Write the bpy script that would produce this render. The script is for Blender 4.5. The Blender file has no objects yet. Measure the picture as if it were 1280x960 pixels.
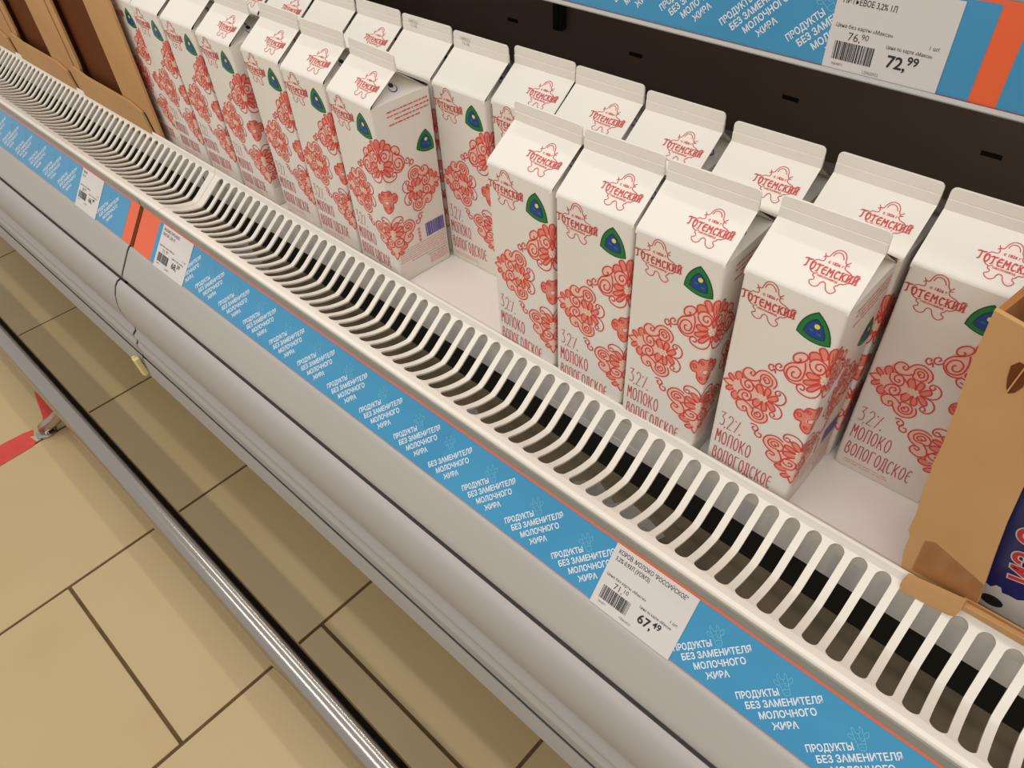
import bpy, math, random
from mathutils import Vector, Matrix
from mathutils.geometry import tessellate_polygon
R = math.radians
random.seed(7)
scn = bpy.context.scene
COL = scn.collection
V3 = Vector

# ------------------------------------------------------------ camera
cam_d = bpy.data.cameras.new('camera')
cam = bpy.data.objects.new('camera', cam_d)
COL.objects.link(cam)
cam.location = (0.26191, -0.38241, 0.48777)
cam.rotation_euler = (0.7922611, 0.0484235, 0.7520396)
cam_d.sensor_fit = 'HORIZONTAL'
cam_d.sensor_width = 36.0
cam_d.lens = 935.281 / 1280 * 36.0
cam_d.clip_start = 0.02
scn.camera = cam

# ------------------------------------------------------------ light
world = bpy.data.worlds.new('shop_ambient')
scn.world = world
world.use_nodes = True
bg = world.node_tree.nodes['Background']
bg.inputs[0].default_value = (1.0, 0.96, 0.91, 1)
bg.inputs[1].default_value = 0.60
scn.view_settings.view_transform = 'Standard'
scn.view_settings.look = 'None'
scn.view_settings.exposure = 0.0
scn.view_settings.gamma = 1.0

def strip_light(name, x, y, z, length, width, power, tilt=0.0, color=(1.0, 0.955, 0.895)):
    d = bpy.data.lights.new(name, 'AREA')
    d.shape = 'RECTANGLE'; d.size = length; d.size_y = width
    d.energy = power; d.color = color
    o = bpy.data.objects.new(name, d); COL.objects.link(o)
    o.location = (x, y, z); o.rotation_euler = (tilt, 0, 0)
    o['kind'] = 'structure'
    return o
# ceiling tube rows running along the aisle
strip_light('ceiling_lamp_behind_case', -0.3, 1.00, 2.35, 5.0, 0.10, 20, R(-18))
strip_light('ceiling_lamp_over_aisle', -0.3, -0.18, 2.35, 5.0, 0.12, 17, 0)
strip_light('ceiling_lamp_across_aisle', -0.3, -2.05, 2.35, 5.0, 0.16, 38, R(30))

# ------------------------------------------------------------ materials
def srgb(r, g, b):
    f = lambda c: (c/255/12.92) if c/255 <= 0.04045 else ((c/255+0.055)/1.055)**2.4
    return (f(r), f(g), f(b), 1)
MATS = {}
def mat(name, col, rough=0.5, metal=0.0, spec=0.5, coat=0.0, noise=None, bump=None, alpha=None, trans=0.0, coatr=0.1, stretch=None):
    m = bpy.data.materials.new(name); m.use_nodes = True
    nt = m.node_tree; b = nt.nodes['Principled BSDF']
    b.inputs['Base Color'].default_value = col
    b.inputs['Roughness'].default_value = rough
    b.inputs['Metallic'].default_value = metal
    b.inputs['Specular IOR Level'].default_value = spec
    b.inputs['Coat Weight'].default_value = coat
    b.inputs['Coat Roughness'].default_value = coatr
    b.inputs['Transmission Weight'].default_value = trans
    if alpha is not None: b.inputs['Alpha'].default_value = alpha
    tc = nt.nodes.new('ShaderNodeTexCoord')
    mp = nt.nodes.new('ShaderNodeMapping')
    if stretch: mp.inputs['Scale'].default_value = stretch
    nt.links.new(tc.outputs['Object'], mp.inputs['Vector'])
    if noise:                       # (scale, second colour, amount)
        n = nt.nodes.new('ShaderNodeTexNoise'); n.inputs['Scale'].default_value = noise[0]
        n.inputs['Detail'].default_value = 5
        mx = nt.nodes.new('ShaderNodeMix'); mx.data_type = 'RGBA'
        mr = nt.nodes.new('ShaderNodeMapRange')
        mr.inputs['From Min'].default_value = 0.35; mr.inputs['From Max'].default_value = 0.7
        mr.inputs['To Max'].default_value = noise[2]
        nt.links.new(mp.outputs[0], n.inputs['Vector'])
        nt.links.new(n.outputs['Fac'], mr.inputs['Value'])
        nt.links.new(mr.outputs[0], mx.inputs['Factor'])
        mx.inputs['A'].default_value = col; mx.inputs['B'].default_value = noise[1]
        nt.links.new(mx.outputs['Result'], b.inputs['Base Color'])
    if bump:
        n2 = nt.nodes.new('ShaderNodeTexNoise'); n2.inputs['Scale'].default_value = bump[0]
        n2.inputs['Detail'].default_value = 4
        bp = nt.nodes.new('ShaderNodeBump'); bp.inputs['Strength'].default_value = bump[1]
        bp.inputs['Distance'].default_value = 0.001
        nt.links.new(mp.outputs[0], n2.inputs['Vector'])
        nt.links.new(n2.outputs['Fac'], bp.inputs['Height'])
        nt.links.new(bp.outputs[0], b.inputs['Normal'])
    MATS[name] = m
    return m
M = MATS
mat('carton_board', srgb(230, 225, 215), 0.38, spec=0.45, noise=(14, srgb(226, 216, 203), 0.5), bump=(22, 0.25))
mat('ink_red', srgb(214, 62, 60), 0.42)
mat('ink_mid', srgb(230, 136, 120), 0.42)
mat('ink_pale', srgb(236, 194, 176), 0.42)
mat('ink_cream', srgb(236, 216, 190), 0.42)
mat('ink_tint', srgb(234, 218, 206), 0.4)
mat('ink_deep_red', srgb(196, 62, 66), 0.42)
mat('ink_rose', srgb(224, 130, 124), 0.45)
mat('ink_green', srgb(10, 118, 60), 0.35)
mat('ink_dark_green', srgb(10, 62, 34), 0.35)
mat('ink_blue', srgb(16, 60, 150), 0.35)
mat('ink_yellow', srgb(228, 220, 70), 0.35)
mat('ink_violet', srgb(84, 70, 160), 0.4)
mat('ink_black', srgb(34, 32, 36), 0.45)
mat('ink_grey', srgb(120, 116, 116), 0.45)
mat('grille_plastic', srgb(233, 227, 215), 0.32, coat=0.15, bump=(30, 0.12))
mat('deck_board', srgb(246, 242, 237), 0.35, noise=(4, srgb(240, 234, 226), 0.5))
mat('fascia_metal', srgb(250, 243, 234), 0.35, coat=0.3, stretch=(1, 0.05, 0.05), noise=(45, srgb(212, 210, 208), 0.9))  # stretched noise paints vertical reflection streaks into the colour
mat('duct_dark', srgb(38, 32, 26), 0.7)
mat('duct_pan', srgb(158, 142, 114), 0.55, noise=(14, srgb(112, 98, 76), 0.9), bump=(40, 0.4))
mat('panel_grey', srgb(171, 166, 159), 0.42, coat=0.15, coatr=0.3, noise=(3, srgb(166, 161, 155), 0.5), bump=(8, 0.15))
mat('trim_grey', srgb(168, 163, 159), 0.55, coat=0.06, coatr=0.3, stretch=(0.2, 1, 1), noise=(9, srgb(168, 163, 159), 0.7))
mat('rail_lip', srgb(150, 146, 136), 0.35)
mat('seam_black', srgb(16, 14, 12), 0.8)
mat('strip_blue', srgb(52, 146, 190), 0.4, coat=0.55, coatr=0.12, noise=(5, srgb(40, 132, 180), 0.7), bump=(6, 0.5))
mat('strip_orange', srgb(232, 92, 38), 0.4, coat=0.5, coatr=0.12)
mat('strip_white_ink', srgb(226, 230, 236), 0.4, coat=0.4)
mat('strip_pale_ink', srgb(104, 184, 214), 0.4, coat=0.4)
mat('tag_paper', srgb(212, 206, 202), 0.42, coat=0.3, coatr=0.2, bump=(10, 0.4))
mat('cardboard', srgb(196, 152, 102), 0.75, spec=0.2, noise=(9, srgb(182, 138, 90), 0.8), bump=(60, 0.3))
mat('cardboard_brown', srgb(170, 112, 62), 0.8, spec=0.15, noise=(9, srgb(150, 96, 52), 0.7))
mat('cardboard_shaded', srgb(104, 58, 28), 0.85, spec=0.1)  # darkened cardboard: the shade of the box interiors is put into the colour
mat('packing_tape', srgb(164, 112, 66), 0.35, coat=0.3, noise=(30, srgb(150, 100, 56), 0.8))
mat('tile_ceramic', srgb(184, 162, 118), 0.42, coat=0.25, coatr=0.3, noise=(5, srgb(181, 155, 110), 0.8), bump=(3, 0.3))
mat('grout', srgb(98, 74, 40), 0.9, noise=(40, srgb(76, 56, 30), 0.9))
mat('chrome', srgb(176, 170, 163), 0.17, metal=1.0)
mat('red_tape', srgb(206, 62, 50), 0.5, noise=(40, srgb(186, 52, 42), 0.8), bump=(30, 0.5))
mat('back_panel', srgb(150, 130, 114), 0.7, noise=(3, srgb(132, 114, 98), 0.8))
mat('clear_film', srgb(235, 235, 232), 0.12, trans=0.0, alpha=0.55, coat=0.8)
mat('foam_yellow', srgb(222, 206, 140), 0.9)
mat('pack_navy', srgb(26, 30, 92), 0.35, coat=0.3)
mat('pack_white', srgb(206, 198, 190), 0.4)
mat('pack_red', srgb(200, 48, 52), 0.4)
mat('pack_purple', srgb(88, 76, 168), 0.35, coat=0.3)

# ------------------------------------------------------------ mesh helpers
class MB:
    def __init__(s): s.v = []; s.f = []; s.m = []; s.mats = []
    def mi(s, m):
        if m not in s.mats: s.mats.append(m)
        return s.mats.index(m)
    def add(s, vs, fs, m):
        o = len(s.v); k = s.mi(m)
        s.v += [tuple(p) for p in vs]
        for f in fs: s.f.append([i + o for i in f]); s.m.append(k)
    def box(s, a, b, m):
        x0, y0, z0 = a; x1, y1, z1 = b
        s.add([(x0,y0,z0),(x1,y0,z0),(x1,y1,z0),(x0,y1,z0),(x0,y0,z1),(x1,y0,z1),(x1,y1,z1),(x0,y1,z1)],
              [(0,3,2,1),(4,5,6,7),(0,1,5,4),(1,2,6,5),(2,3,7,6),(3,0,4,7)], m)
    def extrude_x(s, prof, x0, x1, m, closed=False):
        n = len(prof); vs = [(x0, y, z) for y, z in prof] + [(x1, y, z) for y, z in prof]
        fs = [(i, i+1, n+i+1, n+i) for i in range(n-1)]
        if closed:
            fs.append((n-1, 0, n, 2*n-1)); fs.append(tuple(range(n))[::-1]); fs.append(tuple(range(n, 2*n)))
        s.add(vs, fs, m)
    def prism(s, poly, thick, m):       # poly: 3D points of a planar outline, thick: vector
        n = len(poly); t = V3(thick)
        vs = [V3(p) for p in poly] + [V3(p) + t for p in poly]
        fs = [tuple(range(n))[::-1], tuple(range(n, 2*n))] + [(i, (i+1) % n, n+(i+1) % n, n+i) for i in range(n)]
        s.add(vs, fs, m)
    def build(s, name, parent=None, smooth=False, bevel=0):
        me = bpy.data.meshes.new(name); me.from_pydata(s.v, [], s.f)
        for m in s.mats: me.materials.append(M[m])
        me.polygons.foreach_set('material_index', s.m)
        if smooth: me.shade_smooth(); 
        me.update()
        o = bpy.data.objects.new(name, me); COL.objects.link(o)
        if parent is not None: o.parent = parent
        if bevel:
            bv = o.modifiers.new('bevel', 'BEVEL'); bv.width = bevel; bv.segments = 2; bv.limit_method = 'ANGLE'; bv.angle_limit = R(35)
        return o
def smooth_angle(o, deg=40):
    o.data.shade_smooth()
    o.data.set_sharp_from_angle(angle=R(deg))
def thing(name, loc, label, cat, group=None, rz=0):
    o = bpy.data.objects.new(name, None); COL.objects.link(o)
    o.location = loc; o.rotation_euler = (0, 0, rz); o.empty_display_size = 0.02
    o['label'] = label; o['category'] = cat
    if group: o['group'] = group
    return o
def tag(o, label, cat, group=None):
    o['label'] = label; o['category'] = cat
    if group: o['group'] = group
    return o

# ------------------------------------------------------------ flat print helpers (2D shapes in millimetres)
class Ink:                               # collects 2D shapes per ink colour and level
    def __init__(s): s.sh = []           # (verts2d, faces, mat, level)
    def poly(s, pts, m, lv=0): s.sh.append((list(pts), [tuple(range(len(pts)))], m, lv))
    def disc(s, x, y, r, m, lv=0, n=14, ry=None):
        ry = ry or r
        s.poly([(x + r*math.cos(2*math.pi*i/n), y + ry*math.sin(2*math.pi*i/n)) for i in range(n)], m, lv)
    def stroke(s, pts, w, m, lv=1, taper=False):
        n = len(pts)
        if n < 2: return
        L = []; Rr = []
        for i, (x, y) in enumerate(pts):
            a = pts[max(0, i-1)]; b = pts[min(n-1, i+1)]
            dx, dy = b[0]-a[0], b[1]-a[1]; d = math.hypot(dx, dy) or 1
            ww = w/2 * ((0.45 + 0.55*math.sin(math.pi*min(1, max(0, i/(n-1))))) if taper else 1)
            L.append((x - dy/d*ww, y + dx/d*ww)); Rr.append((x + dy/d*ww, y - dx/d*ww))
        s.sh.append((L + Rr, [(i, n+i, n+i+1, i+1) for i in range(n-1)], m, lv))
    def segs(s, pts, w, m, lv=1):         # broken line made of butt segments slightly extended
        for a, b in zip(pts[:-1], pts[1:]):
            dx, dy = b[0]-a[0], b[1]-a[1]; d = math.hypot(dx, dy) or 1
            e = w*0.35
            s.stroke([(a[0]-dx/d*e, a[1]-dy/d*e), (b[0]+dx/d*e, b[1]+dy/d*e)], w, m, lv)
    def mesh2d(s, vf, m, lv, fn):
        s.sh.append(([fn(x, y) for x, y in vf[0]], vf[1], m, lv))
    def merge(s, o, fn):
        for vs, fs, m, lv in o.sh: s.sh.append(([fn(x, y) for x, y in vs], fs, m, lv))
    def to_mb(s, mapfn, mb=None, base=0.00012, step=0.00008, cuts=None):
        mb = mb or MB(); q = -1
        for vs, fs, m, lv in s.sh:
            q += 1; lift = base + step*lv + (q % 60)*1.1e-6
            if cuts and min(v[0] for v in vs) < cuts[-1] and max(v[0] for v in vs) > cuts[0]:
                vs, fs = slice_faces(vs, fs, cuts)
            mb.add([mapfn(x, y, lift) for x, y in vs], fs, m)
        return mb
def slice_faces(vs, fs, cuts):            # split faces along vertical lines so that they bend round the carton corner
    tris = []
    for f in fs:
        p = [vs[i] for i in f]
        if len(p) <= 4: tris.append(p)
        else:
            for t in tessellate_polygon([[V3((x, y, 0)) for x, y in p]]): tris.append([p[i] for i in t])
    def cut(p, c, keep_less):
        out = []
        for a, b in zip(p, p[1:] + p[:1]):
            ia = (a[0] <= c) == keep_less or a[0] == c; ib = (b[0] <= c) == keep_less or b[0] == c
            if ia: out.append(a)
            if ia != ib:
                t = (c - a[0])/(b[0] - a[0]); out.append((c, a[1] + (b[1]-a[1])*t))
        return out
    V = []; F = []
    for p in tris:
        for c0, c1 in zip([None] + cuts, cuts + [None]):
            q = p
            if c0 is not None: q = cut(q, c0, False)
            if c1 is not None and len(q) > 2: q = cut(q, c1, True)
            if len(q) > 2:
                area = abs(sum(a[0]*b[1] - a[1]*b[0] for a, b in zip(q, q[1:] + q[:1])))
                if area > 1e-5: F.append(tuple(range(len(V), len(V)+len(q)))); V += q
    return V, F
def smooth_pts(pts, k=4):                # catmull-rom
    out = []; n = len(pts)
    for i in range(n-1):
        p0 = pts[max(0, i-1)]; p1 = pts[i]; p2 = pts[i+1]; p3 = pts[min(n-1, i+2)]
        for j in range(k):
            t = j/k
            out.append(tuple(0.5*((2*p1[a]) + (-p0[a]+p2[a])*t + (2*p0[a]-5*p1[a]+4*p2[a]-p3[a])*t*t + (-p0[a]+3*p1[a]-3*p2[a]+p3[a])*t**3) for a in (0, 1)))
    out.append(pts[-1]); return out
FONT_CACHE = {}
def text2d(body, size=1.0, bold=0.0, align='LEFT', xs=1.0):
    key = (body, bold, align)
    if key not in FONT_CACHE:
        c = bpy.data.curves.new('glyphs', 'FONT'); c.body = body; c.size = 1; c.offset = bold; c.align_x = align
        c.resolution_u = 3; c.fill_mode = 'FRONT'
        o = bpy.data.objects.new('glyphs', c); COL.objects.link(o)
        bpy.context.view_layer.update()
        me = bpy.data.meshes.new_from_object(o.evaluated_get(bpy.context.evaluated_depsgraph_get()))
        FONT_CACHE[key] = ([(v.co.x, v.co.y) for v in me.vertices], [tuple(p.vertices) for p in me.polygons])
        bpy.data.objects.remove(o); bpy.data.curves.remove(c); bpy.data.meshes.remove(me)
    vs, fs = FONT_CACHE[key]
    return [(x*size*xs, y*size) for x, y in vs], fs
def put_text(ink, body, x, y, size, m, lv=1, rot=0, bold=0.0, align='LEFT', xs=1.0):
    c, s_ = math.cos(rot), math.sin(rot)
    ink.mesh2d(text2d(body, size, bold, align, xs), m, lv, lambda a, b: (x + a*c - b*s_, y + a*s_ + b*c))

# ------------------------------------------------------------ carton artwork
def petal(ink, x, y, ang, L, W, m='ink_red', fill='ink_mid', w=1.0, lv=2):
    ca, sa = math.cos(ang), math.sin(ang); pts = []
    for i in range(15):
        t = i/14; a = math.pi*2*t
        u = L*(0.5 - 0.5*math.cos(a)); ww = W*0.5*math.sin(a)*(0.35 + 0.75*u/L)
        pts.append((x + u*ca - ww*sa, y + u*sa + ww*ca))
    if fill: ink.poly(pts[:-1], fill, lv-1 if lv > 1 else 0)
    ink.stroke(pts, w, m, lv+1)
    if W > 4.4:
        for k in (-1, 1): ink.stroke([(x + ca*L*0.25, y + sa*L*0.25), (x + ca*L*0.78 - sa*k*W*0.14, y + sa*L*0.78 + ca*k*W*0.14)], 0.4, m, lv+1)
def flower_eye(ink, x, y):
    for i in range(6):
        a = math.pi/3*i
        ink.disc(x + 2.6*math.cos(a), y + 2.6*math.sin(a), 1.15, 'ink_cream', 4, 8)
    ink.disc(x, y, 1.2, 'ink_cream', 4, 8)
TIPS = {'tip': [(32.4, 0.0), (27.0, 3.2), (24.3, 1.8)],
'p1': [(25.0, 2.3), (28.8, 5.8), (28.2, 8.8), (25.7, 7.8), (23.1, 4.9)],
'p2': [(21.1, 5.5), (23.7, 9.0), (23.2, 13.3), (20.5, 14.7), (18.5, 12.2), (18.2, 9.5)],
'isp': [(19.3, 8.1), (18.3, 3.5), (14.9, 0.6), (10.3, 0.9), (8.8, 5.1), (10.9, 9.7), (13.7, 10.1), (15.8, 7.3), (14.9, 3.8), (12.3, 3.2), (11.6, 5.6), (13.3, 5.9)],
'iarc': [(19.2, 11.0), (13.4, 11.0), (8.8, 8.1), (4.4, 2.8)],
'S': [(17.3, 13.1), (18.9, 16.3), (17.3, 21.0), (13.9, 22.7), (10.7, 21.4), (10.0, 19.0), (11.2, 16.8), (13.3, 18.0), (12.5, 20.3)],
'Sb': [(17.3, 13.1), (14.1, 11.3), (8.9, 12.8), (5.8, 15.8)],
'B1': [(10.0, 19.2), (7.6, 24.0), (3.6, 26.8), (-1.0, 26.4), (-5.1, 23.4), (-6.8, 18.7), (-5.2, 13.4)],
'B2': [(5.6, 13.8), (5.1, 16.9), (5.6, 19.6), (4.2, 22.6), (0.4, 23.5), (-3.1, 20.7), (-3.4, 15.9), (-0.4, 12.5), (3.0, 12.4), (5.6, 13.8)],
'B3': [(2.6, 17.1), (3.5, 19.4), (1.8, 21.3), (-0.6, 20.2), (-1.3, 17.4), (0.8, 15.6), (2.1, 17.6), (1.0, 18.9)],
'P1': [(5.2, 3.7), (6.9, 7.9), (5.8, 11.5), (3.1, 11.0), (1.1, 7.1), (0.5, 2.3)],
'P2': [(-0.3, 2.8), (-0.1, 9.4), (-1.8, 11.9), (-3.8, 11.1), (-4.2, 7.7), (-2.0, 2.2)],
'P3': [(-2.5, 1.6), (-5.1, 5.3), (-8.1, 8.1), (-10.1, 7.0), (-10.1, 4.1), (-6.8, 1.0), (-3.4, 0.3)],
'C': [(-3.5, -0.4), (-9.3, 0.2), (-13.5, 1.9), (-15.8, 6.4), (-15.1, 11.1), (-12.5, 13.9), (-9.0, 14.1), (-7.3, 11.8), (-8.1, 9.5), (-10.1, 9.7), (-11.1, 11.7), (-9.7, 12.7)]}
WIDE = {'S': [(-28.0, 133.4), (-27.9, 136.6), (-25.0, 141.4), (-19.4, 144.8), (-15.7, 149.0), (-15.4, 152.4), (-18.5, 153.8), (-22.6, 151.4), (-24.4, 147.6), (-23.2, 144.4), (-20.2, 144.8), (-18.9, 147.6), (-20.5, 147.6)],
'b1': [(-27.8, 132.5), (-26.3, 129.2), (-22.3, 126.0), (-16.9, 126.6), (-14.7, 128.6)],
'b2': [(-15.9, 146.8), (-14.6, 141.1), (-15.0, 133.1), (-18.1, 128.9), (-22.8, 128.0), (-26.0, 132.0), (-24.6, 137.9), (-20.4, 140.3), (-16.8, 137.5), (-18.0, 131.9), (-21.6, 131.1), (-22.4, 134.6), (-20.6, 135.6)],
'c1': [(-13.3, 148.0), (-11.4, 143.9), (-7.0, 141.9), (-3.2, 144.2), (-2.4, 148.9), (-5.4, 151.3), (-8.6, 149.5), (-8.4, 146.1), (-5.5, 145.6), (-5.2, 148.0)],
'c2': [(-13.4, 148.6), (-11.6, 152.2), (-7.6, 154.0), (-2.6, 152.2), (-0.2, 148.4)],
'd1': [(-13.6, 150.2), (-14.9, 155.3), (-12.5, 158.2), (-8.8, 158.4), (-6.5, 154.8)],
'd2': [(-5.6, 154.0), (-8.4, 158.7), (-9.8, 162.2), (-7.1, 164.2), (-4.3, 161.9), (-3.0, 156.7)],
'e1': [(-3.5, 139.6), (-9.3, 135.9), (-12.9, 137.5), (-12.1, 140.6), (-8.2, 141.3), (-4.0, 141.0)],
'e2': [(-3.4, 136.3), (-8.8, 130.9), (-12.7, 130.0), (-13.4, 132.5), (-9.0, 135.3), (-3.4, 138.0)],
'e3': [(-1.4, 134.2), (-5.8, 126.8), (-9.4, 125.2), (-9.6, 128.0), (-5.4, 132.4), (-1.8, 136.0)],
'f': [(-0.4, 131.0), (-1.6, 125.2), (-5.0, 121.2), (-9.8, 119.8), (-15.2, 121.4), (-16.9, 125.0), (-14.6, 128.0), (-11.6, 126.8), (-12.2, 123.8), (-14.6, 124.4)],
'g1': [(-28.0, 133.4), (-30.7, 130.9), (-33.4, 131.2), (-34.0, 134.0), (-32.1, 136.5), (-30.1, 135.3), (-31.3, 133.2)],
'g2': [(-33.0, 127.0), (-34.2, 130.2), (-35.9, 127.7), (-38.4, 129.4), (-38.1, 132.2), (-35.8, 132.9), (-35.4, 130.8)],
'k': [(-41.0, 71.0), (-37.4, 72.0), (-34.6, 70.0), (-34.8, 67.0), (-37.1, 66.0), (-39.0, 68.2), (-37.4, 70.0)],
'k2': [(-34.8, 68.4), (-36.2, 63.8), (-33.6, 61.4), (-31.1, 62.6), (-31.4, 65.6), (-33.9, 65.4)]}
SMALL = [(0.0, 112.0), (-4.4, 111.6), (-6.7, 108.2), (-6.5, 106.2), (-9.9, 107.2), (-12.6, 104.0), (-12.9, 99.6), (-10.6, 96.6), (-7.2, 96.6), (-6.6, 92.2), (-4.0, 88.9), (0.0, 87.6)]
def lace_art():                           # u = 0 is the carton's right-front corner; strokes of half designs, mirrored
    def closed(k): return k[0] in 'pdPeé' and k not in ('g1',)
    t = Ink(); h = Ink()
    h.poly([(32, 0), (28.5, 8), (23, 14), (18.5, 20), (13.9, 22.7), (10, 19.5), (7.6, 24), (3.6, 26.8), (-1, 26.4), (-5, 23.4), (-6.8, 18.7), (-4.4, 12), (-10, 7.5), (-9, 4), (-4, 0)], 'ink_pale', -0.5)
    for k, p in TIPS.items():
        if k in ('p1', 'p2', 'P1', 'P2', 'P3'): h.poly(smooth_pts(p + [p[0]], 3)[:-1], 'ink_mid', 1)
        h.stroke(smooth_pts(p, 4), 1.05, 'ink_red', 3)
    for i in range(7):
        a = R(-30 + 40*i); h.disc(0.6 + 4.6*math.cos(a), 18.2 + 4.2*math.sin(a), 0.42, 'ink_cream', 2, 6)
    for i in range(5): h.disc(15.8 - 1.3*i, 15.2 + 0.5*math.sin(i*2), 0.42, 'ink_cream', 2, 6)
    t.merge(h, lambda x, y: (x, y)); t.merge(h, lambda x, y: (x, -y))
    flower_eye(t, 0, 0)
    o = Ink()
    o.merge(t, lambda p, q: (q*1.06, 64.5 - p*1.0))                    # bottom medallion on the corner edge
    for sx in (-1, 1): o.merge(t, lambda p, q, sx=sx: (sx*(36.6 + p*0.99), 100.0 + q*0.93))
    w = Ink()
    w.poly([(0, 166), (-4, 163.5), (-9.8, 162), (-12.5, 158), (-15, 155), (-17.5, 153.5), (-23, 150), (-24, 146), (-28, 137), (-28, 132), (-24, 127), (-17, 127), (-12, 128), (-6, 127), (0, 130)], 'ink_pale', -0.5)
    for k, p in WIDE.items():
        if k in ('d1', 'd2', 'e1', 'e2', 'e3'): w.poly(smooth_pts(p + [p[0]], 3)[:-1], 'ink_mid', 1)
        w.stroke(smooth_pts(p, 4), 1.05, 'ink_red', 3)
    for i in range(7): w.disc(-26 + 1.6*i, 139.5 + 1.5*i, 0.42, 'ink_cream', 2, 6)
    for sx in (-1, 1): o.merge(w, lambda x, y, sx=sx: (-sx*x, y))
    petal(o, 0, 151, R(90), 16, 7.5); petal(o, 0, 142.5, R(90), 8, 3.6); petal(o, 0, 135.5, R(-90), 6, 2.6)
    flower_eye(o, 0, 139)
    s = smooth_pts(SMALL, 3)
    o.poly(s + [(-x, y) for x, y in reversed(s[1:-1])], 'ink_mid', 0)
    for sx in (-1, 1):
        o.stroke([(sx*x, y) for x, y in s], 1.05, 'ink_red', 3)
        for cx, cy, r in ((9.6, 101.6, 2.4), (3.6, 107.6, 2.0), (3.0, 92.6, 1.8)):
            o.stroke([(sx*(cx + r*(1 - 0.07*i)*math.cos(R(50*i))), cy + r*(1 - 0.07*i)*math.sin(R(50*i))) for i in range(9)], 0.85, 'ink_red', 3)
        for a in (20, 50, 80): o.disc(sx*(6.2*math.cos(R(a))), 100 + 4.6*math.sin(R(a - 60)), 0.45, 'ink_cream', 2, 6)
    o.disc(0, 100, 4.0, 'ink_pale', 2, 14, 3.4)
    o.stroke([(3.0*math.cos(a*math.pi/8), 100 + 2.5*math.sin(a*math.pi/8)) for a in range(17)], 0.8, 'ink_red', 4)
    o.disc(0, 100, 1.3, 'ink_cream', 4, 8)
    return o
LOGO = [[(14.9,189.6),(15.5,192.1),(16.8,194.3),(18.8,195.6),(21.5,195.5),(23.7,194.1),(25.1,191.7),(25.7,189.4),(27.1,187.4),(27.4,186.1),(27.5,184.7),(28.7,183.4),(30.0,183.0),(31.9,182.5),(33.4,181.7),(34.5,180.2)],
 [(16.5,189.7),(17.2,192.2),(18.8,193.6),(21.2,193.4),(23.1,191.6),(23.9,189.6)],
 [(14.9,189.6),(14.2,188.4),(12.9,188.3),(12.4,187.8),(12.9,186.0),(12.8,184.4),(11.2,183.7),(9.1,183.6),(7.4,182.3),(6.4,180.7),(6.3,178.4),(7.2,175.6),(9.0,173.9),(11.0,173.2)],
 [(11.1,190.1),(12.4,187.8)], [(11.0,186.9),(12.3,188.0)], [(27.1,187.3),(29.4,189.8)], [(27.4,186.6),(29.6,187.0)],
 [(13.6,174.3),(11.3,172.9),(11.5,171.2),(13.0,170.5),(13.1,168.6),(11.1,167.4),(12.1,165.3),(14.4,164.1),(16.5,164.4),(18.0,165.9),(18.5,168.3),(19.8,169.6),(21.8,169.0),(23.1,166.1),(24.9,164.2),(27.3,163.5),(29.0,164.6),(30.0,166.6),(29.2,167.6),(28.0,168.4),(28.0,169.8),(29.3,170.9),(30.1,172.7),(32.1,173.0),(34.0,174.7),(34.7,176.6)]]
def arc(cx, cy, rx, ry, a0, a1, n=10):
    return [(cx + rx*math.cos(R(a0 + (a1-a0)*i/n)), cy + ry*math.sin(R(a0 + (a1-a0)*i/n))) for i in range(n+1)]
GL = {   # unit box glyph strokes: width 1, height 1
 'М': [[(0.05, 0), (0.14, 1), (0.5, 0.45), (0.86, 1), (0.95, 0)]],
 'О': [arc(0.5, 0.5, 0.42, 0.5, 90, 450, 16)],
 'Л': [[(0.0, 0.02), (0.12, 0.05), (0.2, 1), (0.88, 1), (0.88, 0)]],
 'К': [[(0.12, 0), (0.12, 1)], [(0.85, 1), (0.3, 0.5), (0.14, 0.45)], [(0.3, 0.5), (0.6, 0.35), (0.88, 0)]],
 'В': [[(0.1, 0.5), (0.3, 1), (0.7, 0.98), (0.75, 0.7), (0.4, 0.55)], [(0.4, 0.55)] + arc(0.5, 0.28, 0.38, 0.28, 80, -180, 10) + [(0.1, 0.5)]],
 'Г': [[(0.15, 0), (0.15, 1), (0.9, 1)]],
 'Д': [[(0.0, -0.14), (0.06, 0.02), (0.94, 0.02), (1.0, -0.14)], [(0.2, 0.02), (0.32, 0.5), (0.3, 1), (0.82, 1), (0.82, 0.02)]],
 'С': [arc(0.55, 0.5, 0.43, 0.5, 50, 310, 12)],
 'Е': [arc(0.55, 0.5, 0.43, 0.5, 60, 300, 12), [(0.14, 0.52), (0.75, 0.56)]],
 '3': [[(0.05, 0.95), (0.85, 1.0), (0.35, 0.62)] , arc(0.35, 0.31, 0.5, 0.31, 85, -130, 10)],
 '2': [arc(0.5, 0.75, 0.4, 0.25, 165, -20, 8) + [(0.15, 0.05), (0.1, 0), (0.95, 0)]],
 '%': [[(0.1, 0), (0.85, 1)]],
 'Т': [[(0.0, 0.93), (0.25, 1.0), (0.75, 0.94), (1.0, 1.0)], [(0.5, 0.95), (0.5, 0.1), (0.36, 0)]],
 'И': [[(0.15, 1), (0.15, 0)], [(0.15, 0.1), (0.85, 0.9)], [(0.85, 1), (0.85, 0)]],
 'Й': [[(0.15, 1), (0.15, 0)], [(0.15, 0.1), (0.85, 0.9)], [(0.85, 1), (0.85, 0)], [(0.3, 1.2), (0.7, 1.2)]],
}
def glyph_line(ink, s, x, y, adv, wid, hgt, w, m, lv=2):
    for ch in s:
        for st in GL.get(ch, []):
            ink.segs([(x + p[0]*wid, y + p[1]*hgt) for p in st], w, m, lv)
        x += adv
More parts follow.
